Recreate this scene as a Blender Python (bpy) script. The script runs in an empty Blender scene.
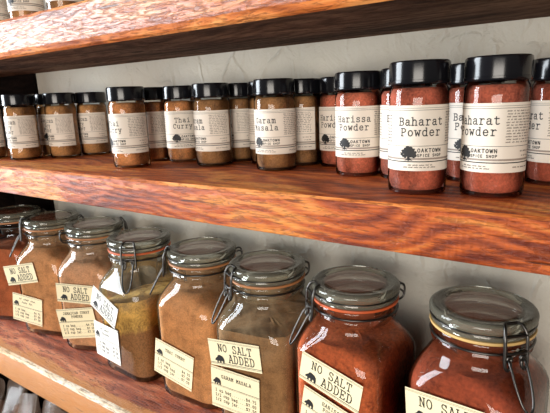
import bpy, bmesh, math, random
from mathutils import Vector, Matrix
R = math.radians
scene = bpy.context.scene
C = scene.collection

# ------------------------------------------------------------------ camera
YAW, PIT, ROLL, FPX = R(-34.88678), R(12.64388), R(2.15340), 479.7446
fw = Vector((math.sin(YAW)*math.cos(PIT), math.cos(YAW)*math.cos(PIT), -math.sin(PIT)))
rt = Vector((math.cos(YAW), -math.sin(YAW), 0))
dn = fw.cross(rt)
r2 = rt*math.cos(ROLL) + dn*math.sin(ROLL)
d2 = -rt*math.sin(ROLL) + dn*math.cos(ROLL)
cd = bpy.data.cameras.new('camera')
cam = bpy.data.objects.new('camera', cd)
C.objects.link(cam)
m = Matrix((r2, -d2, -fw)).transposed().to_4x4()
m.translation = Vector((0.0311, -0.51715, 0.08257))
cam.matrix_world = m
cd.sensor_width = 36.0
cd.lens = FPX/550*36
cd.clip_start = 0.01
scene.camera = cam
CAMXY = (0.0311, -0.51715)

# ------------------------------------------------------------------ world, lights, exposure
w = bpy.data.worlds.new('room_light')
scene.world = w
w.use_nodes = True
wn = w.node_tree.nodes
wl = w.node_tree.links
bg = wn['Background']
bg.inputs[1].default_value = 0.27
tc = wn.new('ShaderNodeTexCoord')
sp = wn.new('ShaderNodeSeparateXYZ')
rm = wn.new('ShaderNodeValToRGB')
wl.new(tc.outputs['Generated'], sp.inputs[0])
mr = wn.new('ShaderNodeMapRange')
mr.inputs[1].default_value = -1
wl.new(sp.outputs[2], mr.inputs[0])
wl.new(mr.outputs[0], rm.inputs[0])
rm.color_ramp.elements[0].position = 0.25
rm.color_ramp.elements[0].color = (0.10, 0.08, 0.065, 1)
rm.color_ramp.elements[1].position = 0.75
rm.color_ramp.elements[1].color = (0.62, 0.60, 0.58, 1)
wl.new(rm.outputs[0], bg.inputs[0])

def area(name, loc, target, sx, sy, power, col):
    l = bpy.data.lights.new(name, 'AREA')
    l.shape = 'RECTANGLE'
    l.size, l.size_y, l.energy, l.color = sx, sy, power, col
    o = bpy.data.objects.new(name, l)
    C.objects.link(o)
    o.location = loc
    o.rotation_euler = (Vector(target)-Vector(loc)).to_track_quat('-Z', 'Y').to_euler()
    return o
area('shop_window_light', (-2.7, -1.25, 0.35), (-0.4, -0.1, 0.0), 1.2, 2.1, 120, (0.87, 0.94, 1.0))
area('shop_front_light', (0.5, -2.6, -0.10), (-0.3, 0, -0.1), 1.6, 1.1, 47, (1.0, 0.93, 0.84))

scene.view_settings.view_transform = 'Standard'
scene.view_settings.look = 'None'
scene.view_settings.gamma = 1
scene.view_settings.exposure = 0.27
scene.cycles.transparent_max_bounces = 24
scene.cycles.max_bounces = 14

# ------------------------------------------------------------------ materials
def srgb(r, g, b):
    def f(c):
        c /= 255
        return c/12.92 if c <= .04045 else ((c+.055)/1.055)**2.4
    return (f(r), f(g), f(b), 1)

class NT:
    def __init__(s, name):
        s.m = bpy.data.materials.new(name)
        s.m.use_nodes = True
        s.n, s.l = s.m.node_tree.nodes, s.m.node_tree.links
        s.n.clear()
        s.out = s.n.new('ShaderNodeOutputMaterial')
    def new(s, t, **kw):
        nd = s.n.new(t)
        for k, v in kw.items():
            if isinstance(v, bpy.types.NodeSocket):
                s.l.new(v, nd.inputs[k.replace('_', ' ')])
            elif hasattr(nd, k):
                setattr(nd, k, v)
            else:
                nd.inputs[k.replace('_', ' ')].default_value = v
        return nd
    def ramp(s, fac, stops):
        r = s.n.new('ShaderNodeValToRGB')
        e = r.color_ramp.elements
        while len(e) < len(stops):
            e.new(0.5)
        for k, (p, c) in enumerate(stops):
            e[k].position = p
            e[k].color = c
        s.l.new(fac, r.inputs[0])
        return r.outputs[0]
    def mix(s, fac, a, b, mode='MIX'):
        x = s.n.new('ShaderNodeMix')
        x.data_type = 'RGBA'
        x.blend_type = mode
        for sock, v in ((x.inputs[0], fac), (x.inputs[6], a), (x.inputs[7], b)):
            if isinstance(v, bpy.types.NodeSocket):
                s.l.new(v, sock)
            else:
                sock.default_value = v
        return x.outputs[2]
    def math(s, op, a, b=0.0, clamp=False):
        x = s.n.new('ShaderNodeMath')
        x.operation = op
        x.use_clamp = clamp
        for sock, v in ((x.inputs[0], a), (x.inputs[1], b)):
            if isinstance(v, bpy.types.NodeSocket):
                s.l.new(v, sock)
            else:
                sock.default_value = v
        return x.outputs[0]
    def coords(s, scale=(1, 1, 1)):
        t = s.n.new('ShaderNodeTexCoord')
        mp = s.n.new('ShaderNodeMapping')
        mp.inputs['Scale'].default_value = scale
        s.l.new(t.outputs['Object'], mp.inputs[0])
        return mp.outputs[0]
    def noise(s, vec, scale, detail=4, rough=.55, dist=0):
        x = s.n.new('ShaderNodeTexNoise')
        s.l.new(vec, x.inputs['Vector'])
        x.inputs['Scale'].default_value = scale
        x.inputs['Detail'].default_value = detail
        x.inputs['Roughness'].default_value = rough
        x.inputs['Distortion'].default_value = dist
        return x.outputs['Fac']
    def finish(s, shader):
        s.l.new(shader, s.out.inputs[0])
        return s.m

def principled(t, **kw):
    return t.new('ShaderNodeBsdfPrincipled', **kw)

def simple(name, col, rough=.5, metal=0.0, coat=0.0):
    t = NT(name)
    p = principled(t, Base_Color=col, Roughness=rough, Metallic=metal)
    p.inputs['Coat Weight'].default_value = coat
    return t.finish(p.outputs[0])

def wood(name, dark, mid, light, gloss=.25, coat=.5, seed=0.0, worn=None, saw=.16, rough=None, fl=.62, rg=.11):
    t = NT(name)
    co = t.new('ShaderNodeTexCoord').outputs['Object']
    off = t.new('ShaderNodeVectorMath', operation='ADD')
    t.l.new(co, off.inputs[0])
    off.inputs[1].default_value = (seed, seed*.7, seed*1.3)
    def mapped(sc):
        mp = t.n.new('ShaderNodeMapping')
        mp.inputs['Scale'].default_value = sc
        t.l.new(off.outputs[0], mp.inputs[0])
        return mp.outputs[0]
    broad = t.noise(mapped((2.6, 10, 12)), 1.7, 4, .55, .8)
    fibre = t.noise(mapped((16, 150, 230)), 1.6, 5, .7, .3)
    fleck = t.noise(mapped((46, 200, 280)), 1.5, 4, .65, .6)
    # growth rings, bent into long arches by a slow noise
    warp = t.n.new('ShaderNodeTexNoise')
    t.l.new(mapped((3.2, 5, 7)), warp.inputs['Vector'])
    warp.inputs['Scale'].default_value = 1.3
    warp.inputs['Detail'].default_value = 2
    sx = t.new('ShaderNodeSeparateXYZ')
    t.l.new(off.outputs[0], sx.inputs[0])
    ph = t.math('ADD', t.math('MULTIPLY', sx.outputs[2], 520), t.math('ADD', t.math('MULTIPLY', warp.outputs['Fac'], 64), t.math('MULTIPLY', sx.outputs[1], 260)))
    ring = t.math('ADD', t.math('MULTIPLY', t.math('SINE', ph), .5), .5)
    f = t.math('ADD', t.math('MULTIPLY', broad, .85), t.math('ADD', t.math('MULTIPLY', fibre, .34), t.math('MULTIPLY', t.math('SUBTRACT', ring, .5), rg)))
    col = t.ramp(f, [(.43, dark), (.59, mid), (.745, light)])
    fk = t.ramp(fleck, [(.50, (0, 0, 0, 1)), (.62, (1, 1, 1, 1))])
    col = t.mix(t.math('MULTIPLY', fk, fl), col, (dark[0]*.45, dark[1]*.4, dark[2]*.4, 1))
    # dark checks and nail stains along the grain
    chk = t.noise(mapped((12, 40, 130)), 1.3, 2, .5)
    chk = t.ramp(chk, [(.68, (0, 0, 0, 1)), (.74, (1, 1, 1, 1))])
    col = t.mix(t.math('MULTIPLY', chk, .85), col, (dark[0]*.22, dark[1]*.2, dark[2]*.2, 1))
    if worn:
        # bare wood where the varnish has worn off along the front edge
        so = t.new('ShaderNodeSeparateXYZ')
        t.l.new(co, so.inputs[0])
        edge = t.new('ShaderNodeMapRange')
        t.l.new(so.outputs[1], edge.inputs[0])
        edge.inputs[1].default_value, edge.inputs[2].default_value = worn[1], worn[2]
        edge.inputs[3].default_value, edge.inputs[4].default_value = 1, 0
        nz = t.noise(mapped((7, 22, 22)), 2.0, 6, .7, .3)
        k = t.math('ADD', edge.outputs[0], t.math('MULTIPLY', t.math('SUBTRACT', nz, .5), 1.3))
        k = t.ramp(k, [(.44, (0, 0, 0, 1)), (.56, (1, 1, 1, 1))])
        wc = t.mix(fibre, worn[0], (worn[0][0]*.7, worn[0][1]*.55, worn[0][2]*.42, 1))
        wc = t.mix(t.math('MULTIPLY', chk, .8), wc, (dark[0]*.3, dark[1]*.25, dark[2]*.2, 1))
        col = t.mix(t.math('MULTIPLY', k, .9), col, wc)
    sawn = t.n.new('ShaderNodeTexWave')
    sawn.bands_direction = 'X'
    t.l.new(off.outputs[0], sawn.inputs['Vector'])
    sawn.inputs['Scale'].default_value = 60
    sawn.inputs['Distortion'].default_value = 4
    sawn.inputs['Detail'].default_value = 3
    sawn.inputs['Detail Scale'].default_value = 2.2
    sm = t.noise(mapped((4.5, 3, 3)), 1.0, 1, .5)
    sm = t.ramp(sm, [(.52, (0, 0, 0, 1)), (.64, (1, 1, 1, 1))])
    h = t.math('ADD', t.math('MULTIPLY', fibre, .7), t.math('MULTIPLY', chk, -.6))
    h = t.math('ADD', h, t.math('MULTIPLY', fk, -.35))
    h = t.math('ADD', h, t.math('MULTIPLY', t.math('MULTIPLY', sawn.outputs['Fac'], sm), saw))
    b = t.new('ShaderNodeBump', Strength=.6, Distance=.0024)
    t.l.new(h, b.inputs['Height'])
    p = principled(t, Base_Color=col, Roughness=rough or gloss+.25, Normal=b.outputs[0])
    p.inputs['Coat Weight'].default_value = coat
    p.inputs['Coat Roughness'].default_value = gloss
    t.l.new(b.outputs[0], p.inputs['Coat Normal'])
    p.inputs['Specular IOR Level'].default_value = .06 if rough else .3
    return t.finish(p.outputs[0])

def plaster(name, col):
    t = NT(name)
    co = t.coords((1, 1, 1))
    a = t.noise(t.coords((1.3, 1, .8)), 20, 4, .55, 1.6)
    f = t.noise(co, 130, 4, .65, .4)
    def knife(scale, vs, w0, w1):
        nz = t.n.new('ShaderNodeTexNoise')
        t.l.new(t.coords(vs), nz.inputs['Vector'])
        nz.inputs['Scale'].default_value = scale
        nz.inputs['Detail'].default_value = 3
        nz.inputs['Distortion'].default_value = 1.4
        d = t.math('ABSOLUTE', t.math('SUBTRACT', nz.outputs['Fac'], .5))
        return t.ramp(d, [(w0, (1, 1, 1, 1)), (w1, (0, 0, 0, 1))])
    ridge = t.math('MULTIPLY', knife(17, (1.5, 1, .6), .0, .026), t.ramp(t.noise(co, 11, 2), [(.44, (0, 0, 0, 1)), (.53, (1, 1, 1, 1))]))
    h = t.math('ADD', t.math('ADD', t.math('MULTIPLY', a, 1.0), t.math('MULTIPLY', f, .22)), t.math('MULTIPLY', ridge, -.30))
    bp = t.new('ShaderNodeBump', Strength=1.0, Distance=.055)
    t.l.new(h, bp.inputs['Height'])
    c = t.mix(t.math('MULTIPLY', ridge, .6), col, (col[0]*.45, col[1]*.43, col[2]*.40, 1))
    p = principled(t, Base_Color=c, Roughness=.6, Normal=bp.outputs[0])
    return t.finish(p.outputs[0])

def plaster(name, col):
    t = NT(name)
    co = t.coords((1, 1, 1))
    a = t.noise(co, 16, 5, .6, 1.2)
    b_ = t.noise(t.coords((1.6, 1, .8)), 55, 4, .6, .6)
    v = t.n.new('ShaderNodeTexVoronoi')
    v.feature = 'DISTANCE_TO_EDGE'
    mp = t.new('ShaderNodeVectorMath', operation='ADD')
    nz = t.n.new('ShaderNodeTexNoise')
    t.l.new(co, nz.inputs['Vector'])
    nz.inputs['Scale'].default_value = 9
    scv = t.new('ShaderNodeVectorMath', operation='SCALE')
    t.l.new(nz.outputs['Color'], scv.inputs[0])
    scv.inputs['Scale'].default_value = .12
    t.l.new(co, mp.inputs[0])
    t.l.new(scv.outputs[0], mp.inputs[1])
    t.l.new(mp.outputs[0], v.inputs['Vector'])
    v.inputs['Scale'].default_value = 17
    ridge = t.ramp(v.outputs['Distance'], [(0, (1, 1, 1, 1)), (.07, (0, 0, 0, 1))])
    ridge = t.math('MULTIPLY', ridge, t.ramp(a, [(.45, (0, 0, 0, 1)), (.6, (1, 1, 1, 1))]))
    h = t.math('ADD', t.math('ADD', t.math('MULTIPLY', a, 1.0), t.math('MULTIPLY', b_, .45)), t.math('MULTIPLY', ridge, .35))
    bp = t.new('ShaderNodeBump', Strength=.75, Distance=.006)
    t.l.new(h, bp.inputs['Height'])
    c = t.mix(a, (col[0]*.93, col[1]*.93, col[2]*.92, 1), col)
    p = principled(t, Base_Color=c, Roughness=.7, Normal=bp.outputs[0])
    return t.finish(p.outputs[0])

def spice_mat(name, base, low=None, split=None, var=.35, scale=1.0):
    t = NT(name)
    co = t.coords()
    n1 = t.noise(co, 55*scale, 4, .6, .4)
    n2 = t.noise(co, 520*scale, 2, .6)
    c = base
    d = (base[0]*(1-var), base[1]*(1-var*1.1), base[2]*(1-var*1.15), 1)
    l = (min(1, base[0]*(1+var)), min(1, base[1]*(1+var)), min(1, base[2]*(1+var)), 1)
    col = t.ramp(t.math('ADD', t.math('MULTIPLY', n1, .6), t.math('MULTIPLY', n2, .4)), [(.36, d), (.5, base), (.66, l)])
    if low:
        sx = t.new('ShaderNodeSeparateXYZ')
        t.l.new(co, sx.inputs[0])
        k = t.new('ShaderNodeMapRange')
        z = t.math('ADD', sx.outputs[2], t.math('MULTIPLY', t.math('SUBTRACT', n1, .5), .02))
        z = t.math('ADD', z, t.math('MULTIPLY', sx.outputs[0], split[1]))
        t.l.new(z, k.inputs[0])
        k.inputs[1].default_value, k.inputs[2].default_value = split[0]-.004, split[0]+.004
        ld = t.ramp(n2, [(.35, (low[0]*.6, low[1]*.6, low[2]*.6, 1)), (.6, low)])
        col = t.mix(k.outputs[0], ld, col)
    b = t.new('ShaderNodeBump', Strength=.5, Distance=.001)
    t.l.new(n2, b.inputs['Height'])
    p = principled(t, Base_Color=col, Roughness=.85, Normal=b.outputs[0])
    return t.finish(p.outputs[0])

def clear_glass(name, tint=(.96, .98, .97, 1), dust=None):
    """thin clear glass; dust = (colour, z0, z1, strength): powder film clinging between two heights"""
    t = NT(name)
    fr = t.new('ShaderNodeFresnel', IOR=1.5)
    tr = t.new('ShaderNodeBsdfTransparent', Color=tint)
    gl = t.new('ShaderNodeBsdfAnisotropic' if False else 'ShaderNodeBsdfGlossy', Roughness=.03)
    body = tr.outputs[0]
    if dust:
        col, z0, z1, k = dust
        co = t.coords()
        sx = t.new('ShaderNodeSeparateXYZ')
        t.l.new(co, sx.inputs[0])
        up = t.new('ShaderNodeMapRange')
        t.l.new(sx.outputs[2], up.inputs[0])
        up.inputs[1].default_value, up.inputs[2].default_value = z0, z1
        n = t.noise(t.coords((1, 1, .6)), 38, 5, .65, .6)
        n = t.ramp(n, [(.35, (.15, .15, .15, 1)), (.68, (1, 1, 1, 1))])
        df = t.new('ShaderNodeBsdfDiffuse', Color=col)
        mx = t.n.new('ShaderNodeMixShader')
        t.l.new(t.math('MULTIPLY', t.math('MULTIPLY', n, up.outputs[0]), k), mx.inputs[0])
        t.l.new(tr.outputs[0], mx.inputs[1])
        t.l.new(df.outputs[0], mx.inputs[2])
        body = mx.outputs[0]
    mx = t.n.new('ShaderNodeMixShader')
    t.l.new(fr.outputs[0], mx.inputs[0])
    t.l.new(body, mx.inputs[1])
    t.l.new(gl.outputs[0], mx.inputs[2])
    return t.finish(mx.outputs[0])

def lid_glass(name):
    """clear greenish rim round a disc with its brown reflection and see-through tone painted in as haze"""
    t = NT(name)
    fr = t.new('ShaderNodeFresnel', IOR=1.5)
    tr = t.new('ShaderNodeBsdfTransparent', Color=(.93, .95, .91, 1))
    gl = t.new('ShaderNodeBsdfGlossy', Roughness=.05)
    sx = t.new('ShaderNodeSeparateXYZ')
    t.l.new(t.coords(), sx.inputs[0])
    r = t.math('SQRT', t.math('ADD', t.math('MULTIPLY', sx.outputs[0], sx.outputs[0]), t.math('MULTIPLY', sx.outputs[1], sx.outputs[1])))
    k = t.ramp(t.math('MULTIPLY', r, 10.0), [(.335, (.62, .62, .62, 1)), (.352, (.20, .20, .20, 1))])
    c = t.ramp(t.math('MULTIPLY', r, 10.0), [(.335, srgb(140, 80, 56)), (.352, srgb(200, 194, 172))])  # brown reflection and see-through tone put into the disc colour
    df = t.new('ShaderNodeBsdfDiffuse', Color=c)
    m1 = t.n.new('ShaderNodeMixShader')
    t.l.new(k, m1.inputs[0])
    t.l.new(tr.outputs[0], m1.inputs[1])
    t.l.new(df.outputs[0], m1.inputs[2])
    mx = t.n.new('ShaderNodeMixShader')
    t.l.new(fr.outputs[0], mx.inputs[0])
    t.l.new(m1.outputs[0], mx.inputs[1])
    t.l.new(gl.outputs[0], mx.inputs[2])
    return t.finish(mx.outputs[0])

def solid_glass(name, col):
    t = NT(name)
    p = principled(t, Base_Color=col, Roughness=.02, IOR=1.47)
    p.inputs['Transmission Weight'].default_value = 1
    return t.finish(p.outputs[0])

def film(name):
    t = NT(name)
    n = t.noise(t.coords((1, 1, .5)), 11, 2, .4, .5)
    b = t.new('ShaderNodeBump', Strength=.5, Distance=.015)
    t.l.new(n, b.inputs['Height'])
    tr = t.new('ShaderNodeBsdfTransparent', Color=(.86, .84, .82, 1))
    g = t.new('ShaderNodeBsdfGlossy', Roughness=.22, Normal=b.outputs[0])
    df = t.new('ShaderNodeBsdfDiffuse', Color=srgb(140, 118, 104))
    mx = t.n.new('ShaderNodeMixShader')
    mx.inputs[0].default_value = .30
    t.l.new(tr.outputs[0], mx.inputs[1])
    t.l.new(df.outputs[0], mx.inputs[2])
    m2 = t.n.new('ShaderNodeMixShader')
    m2.inputs[0].default_value = .045
    t.l.new(mx.outputs[0], m2.inputs[1])
    t.l.new(g.outputs[0], m2.inputs[2])
    return t.finish(m2.outputs[0])

M = {}
M['wood_mid'] = wood('varnished_reclaimed_fir', srgb(112, 40, 14), srgb(192, 90, 34), srgb(230, 146, 68), .24, .16, 0.0, fl=.50, rg=.12)
M['wood_top'] = wood('pale_reclaimed_fir', srgb(130, 60, 26), srgb(196, 104, 50), srgb(228, 150, 90), .24, 1.0, 3.3, saw=.05)
M['wood_low'] = wood('worn_reclaimed_fir', srgb(116, 52, 34), srgb(178, 96, 66), srgb(222, 146, 106), .28, .35, 7.1,
                     worn=(srgb(222, 158, 98), -.164, -.118))
M['shaded_wood'] = wood('shade_darkened_underside', srgb(66, 46, 36), srgb(104, 76, 60), srgb(136, 104, 82), .5, 0.0, 2.0, rough=.8)  # uncoated underside, its shade put into a darker brown
M['highlight_edge'] = wood('bare_edge_highlight', srgb(190, 140, 96), srgb(238, 212, 176), srgb(250, 236, 214), .4, 0.0, 9.0, rough=.6)  # pale bare wood with the chamfer's highlight put into its colour
M['orange_edge'] = wood('worn_and_highlight_orange', srgb(150, 72, 30), srgb(214, 122, 60), srgb(238, 160, 92), .35, .1, 4.0, rough=.55)  # worn arris; on the middle shelf also light painted along the chamfer
M['wood_dark'] = wood('dark_brown_board', srgb(13, 9, 8), srgb(22, 15, 13), srgb(32, 22, 19), .5, 0.0, 5.0, rough=.8)
M['plaster'] = plaster('grey_white_trowelled_plaster', srgb(198, 193, 181))
M['black'] = simple('black_plastic', (.006, .006, .008, 1), .16)
M['paper'] = simple('label_paper', srgb(236, 226, 212), .6)
M['cream'] = simple('cream_label_card', srgb(240, 226, 186), .6)
M['white'] = simple('white_label_card', srgb(240, 238, 230), .6)
M['ink'] = simple('black_ink', (.012, .011, .011, 1), .6)
M['softink'] = simple('brown_grey_ink', srgb(98, 86, 78), .6)
M['grey'] = simple('grey_rule_ink', srgb(160, 146, 134), .6)
M['glass'] = clear_glass('bottle_glass')
M['lidglass'] = lid_glass('thick_lid_glass')
M['wire'] = simple('dark_steel_wire', (.10, .095, .09, 1), .32, 1.0)
M['film'] = film('clear_plastic_film')
M['gasket_orange'] = simple('orange_rubber', srgb(206, 92, 44), .5)
M['gasket_cream'] = simple('cream_rubber', srgb(214, 176, 110), .5)
M['gasket_tan'] = simple('tan_rubber', srgb(176, 116, 70), .5)

# ------------------------------------------------------------------ mesh helpers
def obj(name, bm, mat, parent=None, smooth=40, loc=None):
    me = bpy.data.meshes.new(name)
    bm.normal_update()
    bm.to_mesh(me)
    bm.free()
    if smooth:
        me.shade_smooth()
        me.set_sharp_from_angle(angle=R(smooth))
    me.materials.append(mat)
    o = bpy.data.objects.new(name, me)
    C.objects.link(o)
    if parent is not None:
        o.parent = parent
    if loc is not None:
        o.location = loc
    return o

def tag(o, label, cat, group=None):
    o['label'] = label
    o['category'] = cat
    if group:
        o['group'] = group
    return o

def thing(name, label, cat, loc, rotz=0, group=None):
    o = bpy.data.objects.new(name, None)
    o.empty_display_size = .02
    C.objects.link(o)
    o.location = loc
    o.rotation_euler = (0, 0, rotz)
    return tag(o, label, cat, group)

def bridge(bm, a, b, close=True):
    n = len(a)
    for i in range(n if close else n-1):
        j = (i+1) % n
        bm.faces.new((a[i], a[j], b[j], b[i]))

def lathe(bm, prof, n=48, rib=None):
    """prof: (r, z) going up the outside; r = 0 closes to a point"""
    prev = None
    for k, (r, z) in enumerate(prof):
        if r < 1e-6:
            cur = [bm.verts.new((0, 0, z))]
        else:
            cur = []
            for i in range(n):
                a = 2*math.pi*i/n
                rr = r
                if rib and rib[0] <= k <= rib[1]:
                    rr = r + (rib[2] if i % 2 else 0)
                cur.append(bm.verts.new((rr*math.cos(a), rr*math.sin(a), z)))
        if prev is not None:
            if len(prev) == 1 and len(cur) > 1:
                for i in range(n):
                    bm.faces.new((prev[0], cur[(i+1) % n], cur[i]))
            elif len(cur) == 1 and len(prev) > 1:
                for i in range(n):
                    bm.faces.new((prev[i], prev[(i+1) % n], cur[0]))
            elif len(cur) > 1:
                bridge(bm, prev, cur)
        prev = cur

def rsq(a, c, n=9):
    """outline of a square of half width a with corner radius c"""
    pts = []
    c = min(c, a)
    for q in range(4):
        cx, cy = ((1, 1), (-1, 1), (-1, -1), (1, -1))[q]
        for i in range(n):
            t = math.pi/2*(q + i/(n-1))
            pts.append((cx*(a-c) + c*math.cos(t), cy*(a-c) + c*math.sin(t)))
    return pts

def loft(bm, secs, n=9, bottom=True, top=False):
    prev = None
    for z, a, c in secs:
        cur = [bm.verts.new((x, y, z)) for x, y in rsq(a, c, n)]
        if prev is None and bottom:
            bm.faces.new(list(reversed(cur)))
        if prev is not None:
            bridge(bm, prev, cur)
        prev = cur
    if top:
        bm.faces.new(prev)
    return prev

def tube(bm, pts, r, n=8, closed=False):
    pts = [Vector(p) for p in pts]
    rings = []
    ref = None
    L = len(pts)
    for i, p in enumerate(pts):
        a = pts[i-1] if (i > 0 or closed) else p
        b = pts[(i+1) % L] if (i < L-1 or closed) else p
        t = (b-a).normalized()
        if ref is None:
            ref = t.orthogonal().normalized()
        ref = (ref - t*ref.dot(t))
        if ref.length < 1e-5:
            ref = t.orthogonal()
        ref.normalize()
        s = t.cross(ref)
        rings.append([bm.verts.new(p + r*(math.cos(2*math.pi*k/n)*ref + math.sin(2*math.pi*k/n)*s)) for k in range(n)])
    for i in range(L-1):
        bridge(bm, rings[i], rings[i+1])
    if closed:
        # match the closing ring by the nearest vertex
        d = [(rings[0][k].co - rings[-1][0].co).length for k in range(n)]
        k = d.index(min(d))
        first = rings[0][k:] + rings[0][:k]
        bridge(bm, rings[-1], first)
    else:
        bm.faces.new(list(reversed(rings[0])))
        bm.faces.new(rings[-1])

def smooth_path(pts, it=2):
    pts = [Vector(p) for p in pts]
    for _ in range(it):
        q = [pts[0]]
        for a, b in zip(pts, pts[1:]):
            q += [a.lerp(b, .25), a.lerp(b, .75)]
        q.append(pts[-1])
        pts = q
    return pts

def box(bm, x0, x1, y0, y1, z0, z1):
    v = [bm.verts.new(p) for p in ((x0, y0, z0), (x1, y0, z0), (x1, y1, z0), (x0, y1, z0),
                                   (x0, y0, z1), (x1, y0, z1), (x1, y1, z1), (x0, y1, z1))]
    for f in ((3, 2, 1, 0), (4, 5, 6, 7), (0, 1, 5, 4), (1, 2, 6, 5), (2, 3, 7, 6), (3, 0, 4, 7)):
        bm.faces.new([v[i] for i in f])

# ------------------------------------------------------------------ lettering (drawn strokes)
def ell(cx, cy, rx, ry, n=14):
    return [(cx+rx*math.cos(2*math.pi*i/n), cy+ry*math.sin(2*math.pi*i/n)) for i in range(n+1)]
SLAB = {
 'a': "18,76 32,93 55,95 70,82 70,12 78,0 92,2|70,55 40,55 18,42 15,20 28,2 48,0 70,20",
 'b': "5,135 22,135 22,0|22,70 40,95 62,95 80,75 84,48 80,20 62,0 40,0 22,22",
 'c': "80,70 65,95 42,95 22,78 16,48 22,18 42,0 65,2 82,20|80,95 80,70",
 'd': "62,135 78,135 78,0 94,0|78,70 60,95 38,95 20,75 16,48 20,20 38,0 60,0 78,22",
 'e': "18,50 84,50 80,75 64,95 40,95 22,78 16,48 22,18 42,0 65,2 82,18",
 'g': "78,95 78,-20 62,-40 30,-38|78,70 60,95 38,95 20,75 16,48 20,20 38,2 60,2 78,25|78,95 94,95",
 'h': "5,135 22,135 22,0|6,0 38,0|22,68 42,95 62,93 76,75 76,0|60,0 92,0",
 'i': "22,95 50,95 50,0|16,0 84,0|50,120 50,136",
 'j': "25,95 60,95 60,-25 45,-40 20,-38|60,120 60,136",
 'l': "22,135 50,135 50,0|16,0 84,0",
 'm': "2,95 15,95 15,0|4,0 28,0|15,75 30,95 42,92 50,75 50,0|42,0 60,0|50,75 64,95 78,92 85,75 85,0|76,0 98,0",
 'n': "5,95 22,95 22,0|6,0 38,0|22,68 42,95 62,93 76,75 76,0|60,0 92,0",
 'p': "5,95 22,95 22,-40|5,-40 40,-40|22,70 40,95 62,95 80,75 84,48 80,20 62,0 40,0 22,22",
 'r': "12,95 34,95 34,0|14,0 62,0|34,62 52,90 72,95 86,84",
 's': "76,72 76,92|76,78 60,95 36,95 22,80 26,60 50,50 74,40 80,20 66,2 38,0 22,16|20,24 20,2",
 't': "38,125 38,20 50,2 70,2 84,14|14,95 78,95",
 'u': "5,95 22,95 22,25 36,2 56,2 76,28|62,95 76,95 76,0 92,0",
 'w': "0,95 28,95|14,95 28,0 50,70 72,0 86,95|72,95 100,95",
 'y': "2,95 34,95|18,95 50,10|66,95 98,95|82,95 42,-38|20,-40 52,-40",
 'z': "20,72 20,95 80,95 18,0 84,0 84,24",
 'A': "30,130 52,130 88,0|50,130 14,0|24,42 78,42|2,0 32,0|70,0 98,0",
 'B': "4,130 58,130 78,115 78,85 58,68 20,68|58,68 84,52 84,18 62,0 4,0|20,130 20,0",
 'C': "84,95 78,115 58,130 38,128 18,105 14,65 18,25 38,2 60,0 82,20|84,130 84,95",
 'D': "4,130 50,130 76,108 86,65 76,22 50,0 4,0|20,130 20,0",
 'E': "4,0 84,0 84,30|4,130 82,130 82,102|20,130 20,0|20,66 58,66|58,80 58,52",
 'G': "84,95 78,115 58,130 38,128 18,105 14,65 18,25 38,2 60,0 84,16|84,130 84,95|60,55 96,55|84,55 84,10",
 'H': "4,130 36,130|4,0 36,0|20,130 20,0|64,130 96,130|64,0 96,0|80,130 80,0|20,66 80,66",
 'I': "20,130 80,130|50,130 50,0|20,0 80,0",
 'J': "34,130 94,130|70,130 70,25 54,2 30,2 12,22 12,45",
 'L': "4,130 38,130|20,130 20,0|4,0 84,0 84,32",
 'M': "2,130 20,130 50,50 80,130 98,130|16,130 16,0|84,130 84,0|2,0 32,0|68,0 98,0",
 'N': "2,130 22,130 80,0 80,130|20,130 20,0|4,0 36,0|64,130 96,130",
 'P': "4,130 58,130 80,115 80,80 58,62 20,62|20,130 20,0|4,0 42,0",
 'R': "4,130 56,130 78,116 78,84 56,66 20,66|20,130 20,0|4,0 38,0|52,66 82,0 98,0",
 'S': "80,98 80,130|80,108 62,130 34,130 18,112 18,88 34,72 66,60 84,42 84,18 64,0 36,0 18,20|16,34 16,0",
 'T': "8,98 8,130 92,130 92,98|50,130 50,0|30,0 70,0",
 'U': "2,130 36,130|64,130 98,130|20,130 20,28 36,2 64,2 80,28 80,130",
 'W': "0,130 28,130|72,130 100,130|14,130 28,0 50,90 72,0 86,130",
 'Y': "2,130 34,130|66,130 98,130|18,130 50,62 82,130|50,62 50,0|30,0 70,0",
 '0': "50,130 26,118 16,65 26,12 50,0 74,12 84,65 74,118 50,130",
 '1': "24,108 50,130 50,0|20,0 80,0",
 '2': "18,100 30,125 55,130 78,112 76,85 18,0 84,0 84,18",
 '4': "70,0 70,130 12,40 92,40",
 '5': "78,130 26,130 22,75 50,82 78,65 82,32 62,4 36,0 16,18",
 '7': "16,105 16,130 84,130 44,0",
 '/': "20,-10 80,140", '.': "42,6 58,6",
 '$': "80,108 62,122 34,122 18,108 18,88 34,72 66,60 84,42 84,22 64,8 36,8 18,22|50,140 50,-10",
}
SANS = {
 'A': "8,0 50,130 92,0|24,44 76,44", 'K': "18,0 18,130|86,130 18,50|40,74 88,0", 'T': "8,130 92,130|50,130 50,0",
 'W': "2,130 26,0 50,110 74,0 98,130", 'N': "16,0 16,130 84,0 84,130",
 'S': "82,112 62,130 36,130 18,112 18,88 34,72 66,60 84,42 84,18 64,0 36,0 16,18",
 'P': "18,0 18,130 62,130 84,112 84,82 62,64 18,64", 'I': "50,0 50,130",
 'C': "86,105 62,130 38,128 18,105 14,65 18,25 38,2 62,0 86,25", 'E': "84,0 18,0 18,130 84,130|18,68 70,68",
 'H': "16,0 16,130|84,0 84,130|16,66 84,66",
}
def strokes_of(ch, font):
    if ch == ' ':
        return []
    if ch == 'o':
        return [ell(50, 48, 34, 48)]
    if ch == 'O':
        return [ell(50, 65, 38, 65)]
    return [[tuple(float(v) for v in p.split(',')) for p in s.split()] for s in font[ch].split('|')]

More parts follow.
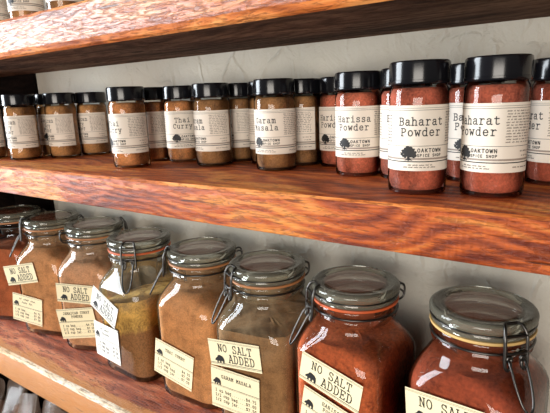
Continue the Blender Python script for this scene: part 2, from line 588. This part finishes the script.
class Ink:
    """2-D artwork in metres, put on a surface by a mapping function"""
    def __init__(s):
        s.quads = []
    def line(s, pts, wd, maxlen=.004):
        for (a, b) in zip(pts, pts[1:]):
            L = math.hypot(b[0]-a[0], b[1]-a[1])
            if L < 1e-7:
                continue
            k = max(1, int(L/maxlen))
            tx, ty = (b[0]-a[0])/L, (b[1]-a[1])/L
            e = wd*.35
            a2 = (a[0]-tx*e, a[1]-ty*e)
            b2 = (b[0]+tx*e, b[1]+ty*e)
            for i in range(k):
                p = (a2[0]+(b2[0]-a2[0])*i/k, a2[1]+(b2[1]-a2[1])*i/k)
                q = (a2[0]+(b2[0]-a2[0])*(i+1)/k, a2[1]+(b2[1]-a2[1])*(i+1)/k)
                nx, ny = -ty*wd/2, tx*wd/2
                s.quads.append([(p[0]-nx, p[1]-ny), (q[0]-nx, q[1]-ny), (q[0]+nx, q[1]+ny), (p[0]+nx, p[1]+ny)])
    def poly(s, pts):
        s.quads.append(pts)
    def disc(s, cx, cy, r, n=10):
        s.quads.append([(cx+r*math.cos(2*math.pi*i/n), cy+r*math.sin(2*math.pi*i/n)) for i in range(n)])
    def text(s, st, x, y, adv, gw, cap, wd, font=SLAB, center=False):
        if center:
            x -= adv*len(st)/2
        for ch in st:
            for pl in strokes_of(ch, font):
                s.line([(x+(adv-gw)/2+px/100*gw, y+py/130*cap) for px, py in pl], wd)
            x += adv
    def scribble(s, x0, x1, y, h, wd, rng):
        """a row of print too small to read: short uneven ticks grouped as words"""
        x = x0
        while x < x1 - h:
            n = rng.randint(2, 6)
            pts = []
            for i in range(n*2):
                if x > x1:
                    break
                pts.append((x, y + (h if i % 2 else 0)*rng.uniform(.6, 1)))
                x += h*.42
            s.line(pts, wd)
            x += h*.8
    def mesh(s, fn):
        bm = bmesh.new()
        for q in s.quads:
            bm.faces.new([bm.verts.new(fn(*p)) for p in q])
        return bm

def cyl(Rr):
    return lambda u, v: (Rr*math.sin(u/Rr), -Rr*math.cos(u/Rr), v)
def flat(off):
    return lambda u, v: (u, -off, v)

def oak_tree(ink, cx, y0, w, h):
    for dx, dy, r in ((0, .60, .27), (-.20, .64, .17), (.20, .62, .19), (-.05, .82, .16), (.13, .80, .15), (.33, .48, .15), (.42, .36, .10), (.43, .58, .08),
                      (-.33, .56, .10), (-.40, .68, .07), (-.44, .44, .09), (-.33, .34, .09), (-.50, .54, .04), (.17, .42, .17), (-.15, .42, .14), (.33, .30, .10), (-.24, .82, .06), (.33, .76, .07),
                      (-.20, .26, .07)):
        ink.disc(cx+dx*w, y0+dy*h, r*w)
    ink.poly([(cx-.08*w, y0+.5*h), (cx-.07*w, y0+.16*h), (cx-.26*w, y0+.02*h), (cx-.05*w, y0+.06*h), (cx, y0-.03*h), (cx+.06*w, y0+.06*h), (cx+.28*w, y0+.02*h), (cx+.09*w, y0+.18*h), (cx+.11*w, y0+.5*h)])

def bear(ink, x, y, w, h):
    P = [(0, .28), (.04, .45), (.14, .58), (.26, .70), (.34, .92), (.48, 1.0), (.64, .95), (.82, .86), (.95, .66), (1, .40), (.98, 0),
         (.82, 0), (.80, .22), (.68, .28), (.64, 0), (.50, 0), (.48, .24), (.36, .22), (.34, 0), (.22, 0), (.20, .26), (.10, .22)]
    ink.poly([(x+a*w, y+b*h) for a, b in P])

# ------------------------------------------------------------------ the setting
ZT, TT = .1500, .0489           # underside and thickness of the top shelf
TM = .0415                      # thickness of the middle shelf
ZB, TB = -.3337, .0541          # top and thickness of the bottom shelf
YF, YW = -.162, .040
XL, XR = -1.085, .55

def structure(o):
    o['kind'] = 'structure'
    return o

bm = bmesh.new()
box(bm, -.934, 1.2, YW, YW+.08, -1.0, 1.0)
structure(obj('wall_back', bm, M['plaster'], smooth=0))
bm = bmesh.new()
box(bm, -1.75, -.9345, YW-.006, YW+.08, -1.0, 1.0)
structure(obj('wall_left', bm, M['wood_dark'], smooth=0))

bm = bmesh.new()
box(bm, -1.105, -1.0851, YF, YW-.0065, -.95, .95)  # unseen end panel, added to shade the left end of the wall
structure(obj('added_shade_panel_1', bm, M['wood_dark'], smooth=0))

def plank(name, z0, z1, mat, seed, ch_top, ch_bot, label, rough=.0012, edge=None, edges=(5, 6)):
    rng = random.Random(seed)
    n = 160
    bm = bmesh.new()
    prev = None
    a = b = c = 0
    for i in range(n+1):
        x = XL + (XR-XL)*i/n
        a = .75*a + rng.uniform(-1, 1)*rough*.5
        b = .75*b + rng.uniform(-1, 1)*rough*.5
        c = .7*c + rng.uniform(-1, 1)*rough*.3
        sec = [(YW-.002, z0), (YF+ch_bot*.7, z0), (YF+ch_bot*.25+b*.5, z0+ch_bot*.3), (YF+c*.4, z0+ch_bot+b), (YF+c*.4, (z0+z1)/2),
               (YF+c*.4, z1-ch_top+a), (YF+ch_top*.3+a*.4, z1-ch_top*.28), (YF+ch_top+abs(a), z1), (YW-.002, z1)]
        cur = [bm.verts.new((x, y, z)) for y, z in sec]
        if prev:
            for k in range(len(cur)):
                j = (k+1) % len(cur)
                f = bm.faces.new((prev[k], prev[j], cur[j], cur[k]))
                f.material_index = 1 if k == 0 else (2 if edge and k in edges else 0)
        else:
            bm.faces.new(list(reversed(cur)))
        prev = cur
    bm.faces.new(prev)
    bmesh.ops.recalc_face_normals(bm, faces=bm.faces)
    o = obj(name, bm, mat, smooth=25)
    o.data.materials.append(M['shaded_wood'])
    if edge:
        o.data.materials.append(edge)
    return tag(o, label, 'shelf', 'wall shelves')

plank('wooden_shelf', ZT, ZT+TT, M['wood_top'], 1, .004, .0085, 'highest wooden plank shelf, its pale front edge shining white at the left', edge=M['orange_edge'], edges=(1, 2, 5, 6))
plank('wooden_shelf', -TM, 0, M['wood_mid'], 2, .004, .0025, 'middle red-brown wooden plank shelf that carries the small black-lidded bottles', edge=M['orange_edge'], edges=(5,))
plank('wooden_shelf', ZB-TB, ZB, M['wood_low'], 3, .0065, .003, 'lower wooden plank shelf with worn edge and painted highlight under the big clamp jars', edge=M['highlight_edge'])
plank('wooden_shelf', -.705, -.66, M['wood_low'], 4, .004, .003, 'lowest wooden plank shelf, hidden under the clear plastic bags')

# ------------------------------------------------------------------ small spice bottles
RB, RL, HB = .0243, .0250, .105
SP = {
 'jamaican': spice_mat('ochre_curry_powder', srgb(190, 136, 84), var=.6),
 'thai': spice_mat('orange_curry_powder', srgb(200, 134, 82), var=.6),
 'garam': spice_mat('brown_masala_powder', srgb(162, 114, 70), var=.6),
 'harissa': spice_mat('rust_harissa_powder', srgb(196, 106, 78), var=.6),
 'baharat': spice_mat('red_baharat_powder', srgb(178, 90, 66), var=.6),
}
NAMES = {'jamaican': ('Jamaican', 'Curry', 'Powder'), 'thai': ('Thai', 'Curry'), 'garam': ('Garam', 'Masala'),
         'harissa': ('Harissa', 'Powder'), 'baharat': ('Baharat', 'Powder')}
L0, L1 = .0198, .0712
meshes = {}

def bottle_proto(kind):
    root = bpy.data.objects.new('spice_bottle', None)
    C.objects.link(root)
    bm = bmesh.new()
    lathe(bm, [(0, .0012), (.018, .0008), (.0215, 0), (.0236, .0012), (RB, .0045), (RB, .081), (.0238, .0838), (.0224, .0862), (.0218, .088), (.0218, .0905)], 56)
    obj('glass_bottle', bm, M['glass'], root)
    bm = bmesh.new()
    lathe(bm, [(0, .0026), (.017, .0026), (.0212, .0040), (.0231, .0085), (.0233, .0795), (.0222, .0826), (.0206, .0842), (.012, .0848), (0, .0852)], 40)
    obj('spice_powder', bm, SP[kind], root)
    bm = bmesh.new()
    lathe(bm, [(.0217, .0872), (.0246, .0872), (RL, .0878), (RL, .0900), (.02465, .0903), (.02465, .1022), (.0243, .1040), (.0232, HB), (.0215, HB), (.0207, .1043), (0, .1043)], 96, rib=(4, 5, -.00022))
    obj('screw_lid', bm, M['black'], root)
    # label: a paper band round most of the bottle
    Rr = RB + .0002
    bm = bmesh.new()
    n = 60
    a0, a1 = R(-122), R(122)
    lo = [bm.verts.new(cyl(Rr)(Rr*(a0+(a1-a0)*i/n), L0)) for i in range(n+1)]
    hi = [bm.verts.new(cyl(Rr)(Rr*(a0+(a1-a0)*i/n), L1)) for i in range(n+1)]
    bridge(bm, lo, hi, close=False)
    lab = obj('label', bm, M['paper'], root)
    H = L1-L0
    u0, u1 = Rr*a0+.0004, Rr*a1-.0004
    ink = Ink()
    lines = NAMES[kind]
    if len(lines) == 2:
        for st, v in zip(lines, (.70, .54)):
            adv = .0054 if len(st) > 6 else .0057
            ink.text(st, 0, L0+H*v, adv, .0049, .0058, .00080, center=True)
    else:
        for st, v in zip(lines, (.75, .60, .45)):
            ink.text(st, 0, L0+H*v, .0049, .0044, .0055, .0007, center=True)
    ink.text('OAKTOWN', -.0030, L0+H*.292, .0030, .0023, .0027, .00062, SANS)
    ink.text('SPICE SHOP', -.0030, L0+H*.222, .0021, .0016, .0020, .00050, SANS)
    obj('lettering', ink.mesh(cyl(Rr+.00018)), M['ink'], lab, smooth=0)
    ink = Ink()
    oak_tree(ink, -.0098, L0+H*.155, .0132, .0120)
    obj('oak_tree_emblem', ink.mesh(cyl(Rr+.00022)), M['ink'], lab, smooth=0)
    for v, wd in ((.145, .0008), (.955, .00022), (.925, .00030), (.385, .00032)):
        ink = Ink()
        ink.line([(u0, L0+H*v), (u1, L0+H*v)], wd)
        obj('rule_line', ink.mesh(cyl(Rr+.00018)), M['ink'], lab, smooth=0)
    ink = Ink()
    ink.line([(u0, L0+H*.188), (u1, L0+H*.188)], .0015)
    obj('grey_band', ink.mesh(cyl(Rr+.00012)), M['grey'], lab, smooth=0)
    ink = Ink()
    rng = random.Random(11)
    for k in range(12):
        ink.scribble(.0225+rng.uniform(0, .0012), .0490-rng.uniform(0, .004), L0+H*(.875-.040*k), .0010, .00028, rng)
    ink.scribble(.036, .047, L0+H*.30, .0010, .00028, rng)
    ink.scribble(.038, .046, L0+H*.235, .0010, .00028, rng)
    ink.scribble(-.010, .010, L0+H*.085, .0009, .00028, rng)
    ink.scribble(-.014, .014, L0+H*.050, .0009, .00028, rng)
    ink.scribble(.030, .047, L0+H*.070, .0009, .00028, rng)
    for k in range(9):
        ink.scribble(-.046, -.027, L0+H*(.84-.05*k), .0010, .00028, rng)
    obj('fine_print', ink.mesh(cyl(Rr+.00018)), M['softink'], lab, smooth=0)
    return root

def copy_tree(o, parent=None):
    c = o.copy()
    C.objects.link(c)
    if parent is not None:
        c.parent = parent
    for ch in list(o.children):
        copy_tree(ch, c)
    return c

protos, used = {}, set()
def bottle(kind, x, y, psi, label, z=0.0, group='small spice bottles on the middle shelf', tall=1.0):
    if kind not in protos:
        protos[kind] = bottle_proto(kind)
        o = protos[kind]
    else:
        o = copy_tree(protos[kind])
    to_cam = math.atan2(CAMXY[1]-y, CAMXY[0]-x)
    o.location = (x, y, z)
    o.scale = (1, 1, tall)
    o.rotation_euler = (0, 0, to_cam + R(psi) + math.pi/2)
    tag(o, label, 'spice bottle', group)
    return o

bottle('jamaican', -.7658, -.0937, -65, 'ochre curry bottle with black lid, front left end of the row, label turned left')
bottle('jamaican', -.7215, -.0488, -78, 'second complete ochre curry bottle from the left, fine print of its label facing out')
bottle('thai', -.4998, -.0911, -55, 'Thai Curry bottle standing forward near the shelf edge, its name cut off at the left')
bottle('thai', -.4730, -.0180, 0, 'orange bottle whose label shows both words Thai Curry in full')
bottle('garam', -.3992, -.0361, -64, 'brown bottle right of the full Thai Curry label, only ends of Garam Masala showing')
bottle('garam', -.2972, -.0397, -30, 'brown bottle with black lid whose label shows Garam Masala almost in full')
bottle('harissa', -.1890, -.0406, -13, 'rust red bottle whose label shows both words Harissa Powder in full', tall=1.015)
bottle('baharat', -.1030, -.1074, 6, 'large looking red bottle whose label shows Baharat Powder in full', tall=1.032)
bottle('baharat', -.0447, -.0961, -34, 'red bottle nearest the right end in front, label reading aharat owder', tall=1.032)
bottle('jamaican', -.7051, -.0012, -66, 'shaded curry bottle behind the second ochre bottle, close to the plaster wall')
bottle('thai', -.5222, -.0289, -62, 'orange bottle half hidden behind the forward Thai Curry bottle')
bottle('garam', -.3941, .0140, -62, 'dark brown bottle behind, in the gap between the two Garam Masala bottles')
bottle('garam', -.2885, .0099, -85, 'dark brown bottle close to the wall, right behind the full Garam Masala label')
bottle('harissa', -.2382, .0124, -22, 'rust bottle half hidden behind the left side of the full Harissa Powder bottle')
bottle('jamaican', -.7701, -.0357, -5, 'curry bottle seen as a narrow strip between the two leftmost ochre bottles')
bottle('jamaican', -.8461, -.1103, -60, 'curry bottle cut off by the left edge of the photo on the middle shelf')
bottle('garam', -.3384, .0030, 20, 'brown bottle seen as a thin sliver left behind the full Garam Masala bottle')
bottle('baharat', -.1372, -.0434, 0, 'red bottle seen as a thin strip left behind the full Baharat Powder label', tall=1.02)
bottle('baharat', -.0749, -.0329, 0, 'red bottle behind, in the narrow gap between the two big Baharat bottles', tall=1.025)
bottle('baharat', -.0052, -.0245, -72, 'red bottle cut off by the right edge of the photo', tall=1.025)
for kind, x, lab in (('garam', -.795, 'bottle on the highest shelf at the extreme left corner, only its foot in view'),
                     ('jamaican', -.692, 'bottle foot on the highest shelf, second from the left corner'),
                     ('garam', -.594, 'bottle foot on the highest shelf, farthest right of those in view')):
    bottle(kind, x, -.1, -30, lab, z=ZT+TT, group='spice bottles on the highest shelf')

# ------------------------------------------------------------------ clamp lid jars
HJ, RJ = .2175, .0485
JA, JC = .0565, .026
def jar_body():
    bm = bmesh.new()
    loft(bm, [(.0012, .044, .024), (.0, .050, .025), (.0012, .0535, .0255), (.006, .0562, JC), (.012, JA, JC), (.134, JA, JC), (.142, .0560, .0285), (.150, .0545, .034),
              (.157, .0520, .040), (.163, .0490, .0445), (.168, .0462, .0455), (.172, .0445, .0445), (.178, .0438, .0438), (.1805, .0445, .0445), (.183, .0465, .0465),
              (.186, .0465, .0465), (.188, .0448, .0448), (.1915, .0448, .0448), (.1935, .0466, .0466), (.1965, .0466, .0466), (.198, .0455, .0455), (.198, .0405, .0405),
              (.176, .0400, .0400)], 12)
    return bm

def jar_lid():
    bm = bmesh.new()
    lathe(bm, [(0, .2085), (.034, .2085), (.0370, .2060), (.0385, .2010), (.0395, .2010), (.0458, .2010), (.0468, .2022), (.0470, .2045), (.0463, .2058), (.0463, .2078), (.0472, .2088), (.0485, .2102), (.0487, .2138),
               (.0480, .2158), (.0462, .2172), (.0445, HJ), (.0425, .2172), (.0410, .2166), (.0395, .2168), (.0380, .2164), (.0366, .2150), (.0352, .2150), (.0340, .2158), (.0320, .2160), (0, .2160)], 72)
    return bm

def powder_body(top, seed, slope=0.0):
    rng = random.Random(seed)
    prof = [(.0055, .046, .022), (.008, .0515, .0225), (.014, .0535, .0225), (.134, .0535, .0225), (.142, .0530, .025), (.150, .0515, .031), (.157, .0490, .037), (.163, .0460, .0415),
            (.168, .0430, .043), (.176, .0400, .040)]
    secs = [p for p in prof if p[0] < top-.004]
    lo = [p for p in prof if p[0] <= top][-1]
    nxt = [p for p in prof if p[0] > top]
    if nxt:
        k = (top-lo[0])/(nxt[0][0]-lo[0])
        end = (top, lo[1]+k*(nxt[0][1]-lo[1]), lo[2]+k*(nxt[0][2]-lo[2]))
    else:
        end = (top, lo[1], lo[2])
    secs.append(end)
    bm = bmesh.new()
    ring = loft(bm, secs, 12)
    base = [v.co.copy() for v in ring]
    for v in ring:
        v.co.z += slope*v.co.x + rng.uniform(-1, 1)*.0012
    prev = ring
    for f in (.88, .74, .6, .46, .32, .18):
        cur = []
        for p in base:
            cur.append(bm.verts.new((p.x*f, p.y*f, top + slope*p.x*f + rng.uniform(-1, 1)*.0016 + .004*(1-f))))
        bridge(bm, prev, cur)
        prev = cur
    bm.faces.new(prev)
    return bm

def ring_pts(r, z, n=48, a0=0, a1=2*math.pi, closed=True):
    return [(r*math.cos(a0+(a1-a0)*i/(n if closed else n-1)), r*math.sin(a0+(a1-a0)*i/(n if closed else n-1)), z) for i in range(n)]

def clamp_parts(root, rot):
    """wire closure: neck ring, hinge at the back, clasp with its hanging lever at the front (local -Y)"""
    Mz = Matrix.Rotation(rot, 4, 'Z')
    def part(name, paths, r, parent=root):
        bm = bmesh.new()
        for p, closed in paths:
            tube(bm, [Mz @ Vector(q) for q in p], r, 8, closed)
        return obj(name, bm, M['wire'], parent, smooth=60)
    part('neck_wire', [(ring_pts(.0466, .1898), True)], .0013)
    part('lid_wire', [(ring_pts(.0474, .2068, 48), True)], .0009)
    # hinge: looped wire standing off the back
    hx = .0075
    hinge = smooth_path([(-hx, .0465, .1898), (-hx, .0515, .1900), (-hx, .0565, .1945), (-hx, .0570, .2060), (-hx, .0530, .2095), (-hx, .0485, .2074)])
    hinge2 = [Vector((-p.x, p.y, p.z)) for p in hinge]
    bar = smooth_path([(-hx-.001, .0560, .1965), (0, .0575, .1975), (hx+.001, .0560, .1965)], 1)
    bar2 = smooth_path([(-hx-.001, .0560, .2055), (0, .0575, .2055), (hx+.001, .0560, .2055)], 1)
    part('hinge', [(hinge, False), (hinge2, False), (bar, False), (bar2, False)], .0012)
    # clasp frame: up from the neck ring, over the lid rim
    cx = .0105
    fr = smooth_path([(-cx*.55, -.0440, .2182), (-cx*.8, -.0482, .2180), (-cx, -.0525, .2100), (-cx, -.0532, .2010), (-cx, -.0540, .1900), (-cx, -.0545, .1820),
                      (-cx*.75, -.0552, .1790), (-cx*.5, -.0548, .1820), (-cx*.5, -.0535, .1890)])
    fr2 = [Vector((-p.x, p.y, p.z)) for p in fr]
    top = [(-cx*.98, -.0522, .2100), (cx*.98, -.0522, .2100)]
    hook = [(-cx*.6, -.0440, .2182), (cx*.6, -.0440, .2182)]
    mid = smooth_path([(-cx, -.0535, .1960), (-cx*.4, -.0550, .1945), (0, -.0545, .1960), (cx*.4, -.0550, .1945), (cx, -.0535, .1960)], 2)
    eye = ring_pts(.0022, 0, 10)
    eyes = [([(ex + p[0], -.0540, .1898 + p[1]) for p in eye], True) for ex in (-cx*.62, cx*.62)]
    clasp = part('clasp', [(fr, False), (fr2, False), (top, False), (hook, False), (mid, False)] + eyes, .0015)
    lev = smooth_path([(-cx*.70, -.0535, .1898), (-cx*.72, -.0580, .1860), (-cx*.70, -.0670, .1700), (-cx*.50, -.0745, .1560), (0, -.0775, .1500),
                       (cx*.50, -.0745, .1560), (cx*.70, -.0670, .1700), (cx*.72, -.0580, .1860), (cx*.70, -.0535, .1898)])
    part('lever', [(lev, False)], .0011, clasp)

def card(root, face, u, v, w, h, tilt, mat, kind, off, name):
    """a paper card stuck on the flat side the local -Y axis turned by face looks at"""
    Mx = Matrix.Rotation(face, 4, 'Z') @ Matrix.Translation((u, 0, v)) @ Matrix.Rotation(-tilt, 4, 'Y')
    d = JA + .0007 + off
    bm = bmesh.new()
    box(bm, -w/2, w/2, -d, -d+.0004, -h/2, h/2)
    bm.transform(Mx)
    lab = obj('label', bm, mat, root, smooth=0)
    def fn(dd):
        return lambda a, b: Mx @ Vector((a, -dd, b))
    ink, bi = Ink(), Ink()
    rules = []
    if kind == 'no_salt':
        rules.append((h*.42, .0003))
        rules.append((h*.455, .0003))
        rules.append((-h*.385, .0007))
        rules.append((-h*.43, .0004))
        ink.text('NO SALT', -w*.32, h*.07, w*.096, w*.085, h*.27, .0011)
        ink.text('ADDED', -w*.13, -h*.31, w*.104, w*.092, h*.29, .0012)
        bear(bi, -w*.40, -h*.375, w*.19, h*.30)
    else:
        lines, price = kind
        rules.append((h*.455, .0003))
        rules.append((h*.475, .0003))
        rules.append((h*.07, .0006))
        rules.append((h*.045, .0003))
        rules.append((-h*.43, .0003))
        rules.append((-h*.455, .0003))
        rng = random.Random(len(lines[0]))
        for k, st in enumerate(lines):
            y = h*(.26 if len(lines) == 1 else .31-.12*k)
            if st.startswith('~'):
                L = w*.06*(int(st[1:]))
                ink.scribble(-L/2, L/2, y, h*.07, .0007, rng)
            else:
                adv = min(w*.052, w*.84/len(st))
                ink.text(st, w*.03, y, adv, adv*.86, h*.075, .00065, center=True)
        bear(bi, -w*.46, h*.075, w*.17, h*.17)
        for k, (a, b) in enumerate(price):
            y = h*(-.10-.115*k)
            nd = 20-len(a)-len(b)
            st = a + '.'*nd + b
            ink.text(st, -w*.42, y, w*.043, w*.037, h*.068, .00062)
    for y, wd in rules:
        rl = Ink()
        rl.line([(-w/2, y), (w/2, y)], wd, .1)
        obj('rule_line', rl.mesh(fn(d+.00015)), M['ink'], lab, smooth=0)
    obj('lettering', ink.mesh(fn(d+.00015)), M['ink'], lab, smooth=0)
    obj('bear_emblem', bi.mesh(fn(d+.0002)), M['ink'], lab, smooth=0)
    return lab

PRICE = (('1 oz bag', '$4.75'), ('1/2 cup bag', '$7.00'), ('1/2 cup jar', '$7.50'))
shared = {}
def jar(x, y, body, clip, top, spice, gasket, label, cards, dust=None, slope=0.0, seed=1):
    """body: compass angle the labelled side faces; clip: compass angle of the clasp"""
    root = thing('clamp_jar', label, 'jar', (x, y, ZB), R(body)+math.pi/2, 'large clamp lid jars on the lower shelf')
    if 'body' not in shared:
        o = obj('glass_jar', jar_body(), M['glass'], root, smooth=50)
        shared['body'] = o.data
        l = obj('glass_lid', jar_lid(), M['lidglass'], root, smooth=35)
        shared['lid'] = l.data
    else:
        o = bpy.data.objects.new('glass_jar', shared['body'])
        C.objects.link(o)
        o.parent = root
        l = bpy.data.objects.new('glass_lid', shared['lid'])
        C.objects.link(l)
        l.parent = root
    if dust:
        o.material_slots[0].link = 'OBJECT'
        o.material_slots[0].material = clear_glass('dusty_jar_glass', dust=dust)
    bm = bmesh.new()
    lathe(bm, [(.0405, .1982), (.0476, .1982), (.0480, .1995), (.0476, .2008), (.0405, .2008), (.0405, .1982)], 48)
    obj('rubber_gasket', bm, M[gasket], root)
    obj('spice_powder', powder_body(top, seed, slope), spice, root, smooth=60)
    clamp_parts(root, R(clip-body))
    for k, (u, v, w_, h_, tilt, mat, kind) in enumerate(cards):
        card(root, 0, u, v, w_, h_, R(tilt), M[mat], kind, .0006*k, 'label')
    return root

NS = 'no_salt'
jar(-.945, -.040, -70, -112, .150, spice_mat('dark_orange_spice', srgb(186, 102, 60)), 'gasket_tan',
    'big clamp lid jar cut off by the left edge of the photo', [], seed=10)
jar(-.8204, -.036, -72, -115, .166, spice_mat('tan_orange_spice', srgb(212, 152, 102)), 'gasket_tan',
    'big clamp jar of tan spice, farthest left jar with a price label, crooked card', [
        (-.034, .119, .070, .0375, 10, 'cream', NS), (-.030, .050, .066, .055, -9, 'cream', (('~9', '~6'), PRICE))], seed=11,
    dust=(srgb(200, 160, 120), .12, .17, .35))
jar(-.6956, -.0303, -68, 61, .158, spice_mat('peach_brown_spice', srgb(214, 158, 116)), 'gasket_tan',
    'big clamp jar of pinkish brown curry powder, third from the left of the photo', [
        (-.014, .107, .070, .0335, -2, 'cream', NS), (-.016, .053, .072, .055, 7, 'cream', (('JAMAICAN CURRY', 'POWDER'), PRICE))], seed=12,
    dust=(srgb(206, 170, 136), .10, .165, .4))
jar(-.5583, -.0468, -93, -58, .122, spice_mat('mustard_coarse_spice', srgb(210, 164, 86), low=srgb(170, 116, 70), split=(.070, -.35), scale=.7, var=.5), 'gasket_orange',
    'big clamp jar of coarse mustard yellow spice with clasp facing front', [
        (-.028, .111, .066, .039, -24, 'white', NS), (-.030, .050, .064, .060, -2, 'white', (('~8', '~6'), PRICE))], seed=13, slope=.25,
    dust=(srgb(205, 190, 160), .11, .16, .42))
jar(-.4279, -.0444, -88, -138, .164, spice_mat('orange_brown_thai_curry', srgb(214, 152, 98)), 'gasket_tan',
    'big clamp jar of orange brown powder with one label reading THAI CURRY', [
        (-.017, .057, .072, .055, -10, 'cream', (('THAI CURRY',), PRICE))], seed=14,
    dust=(srgb(205, 165, 125), .11, .17, .3))
jar(-.3086, -.0525, -85, -119, .141, spice_mat('dull_brown_garam_masala', srgb(158, 114, 72)), 'gasket_tan',
    'big clamp jar of dull brown powder with labels NO SALT ADDED and GARAM MASALA', [
        (-.018, .111, .076, .0355, 5, 'cream', NS), (-.020, .0590, .072, .058, -2, 'cream', (('GARAM MASALA',), PRICE))], seed=15, slope=.08,
    dust=(srgb(190, 165, 130), .10, .155, .40))
jar(-.1854, -.0565, -97, -132, .157, spice_mat('brick_red_harissa', srgb(204, 102, 54), scale=.5, var=.55), 'gasket_orange',
    'big clamp jar of brick red powder with orange gasket and tilted NO SALT ADDED card', [
        (.004, .121, .078, .035, -10, 'cream', NS), (.002, .070, .074, .056, -10, 'cream', (('HARISSA', 'POWDER'), PRICE))], seed=16,
    dust=(srgb(170, 90, 60), .11, .17, .3))
jar(-.0529, -.0549, -98, -47, .163, spice_mat('dark_red_baharat', srgb(178, 82, 50), scale=.5, var=.55), 'gasket_cream',
    'big clamp jar of dark red powder with cream gasket, nearest the right edge', [
        (-.010, .122, .076, .0355, 4, 'cream', NS), (-.010, .068, .072, .056, 2, 'cream', (('BAHARAT', 'POWDER'), PRICE))], seed=17,
    dust=(srgb(150, 76, 50), .11, .17, .3))

# ------------------------------------------------------------------ plastic bags on the lowest shelf
def bag(x, y, rz, h, w_, d_, label, spice, seed, lean):
    rng = random.Random(seed)
    root = thing('plastic_bag', label, 'bag', (x, y, -.66), R(rz), 'clear bags on the lowest shelf')
    def shape(k, z0, z1, pinch):
        bm = bmesh.new()
        prev = None
        n = 12
        for i in range(n+1):
            f = i/n
            z = z0 + (z1-z0)*f
            dd = d_*k*(1 if f < pinch else max(.02, 1-(f-pinch)/(1-pinch)))
            if i == 0:
                dd *= .75
            cur = []
            m_ = 28
            for j in range(m_):
                t = 2*math.pi*j/m_
                c_, s_ = math.cos(t), math.sin(t)
                px = w_/2*k*math.copysign(abs(c_)**.45, c_)
                py = dd/2*math.copysign(abs(s_)**.6, s_)
                jt = .0018 if 0 < i else 0
                cur.append(bm.verts.new((px + .004*math.sin(9*f+seed), py + lean*(f**2) + .5*jt*math.sin(3*t+7*f+seed), z + .018*f*math.cos(t+seed))))
            if prev is None:
                bm.faces.new(list(reversed(cur)))
            else:
                bridge(bm, prev, cur)
            prev = cur
        bm.faces.new(prev)
        return bm
    obj('film_pouch', shape(1.0, 0, h, .52), M['film'], root, smooth=35)
    obj('contents', shape(.94, .003, h*.62, .6), spice, root, smooth=50)
brown = [spice_mat('bagged_brown_spice', srgb(96, 62, 46)), spice_mat('bagged_tan_spice', srgb(132, 88, 60)), spice_mat('bagged_grey_herb', srgb(70, 58, 50))]
for k in range(8):
    bag(-1.035+.068*k, -.112 + .012*(k % 2), 3 + 5*((k*5) % 3), .150+.011*((k*2) % 3), .062, .046,
        ['clear plastic bag of spice under the lower shelf, at the left edge', 'crinkled plastic bag, second from the left edge under the lower shelf',
         'glossy plastic bag, third from the left edge under the lower shelf', 'plastic bag in the middle of the bags under the lower shelf',
         'plastic bag right of the middle of the bags under the lower shelf', 'third plastic bag from the right end under the lower shelf',
         'second plastic bag from the right end under the lower shelf', 'plastic bag farthest right under the lower shelf'][k], brown[k % 3], 30+k, .02)
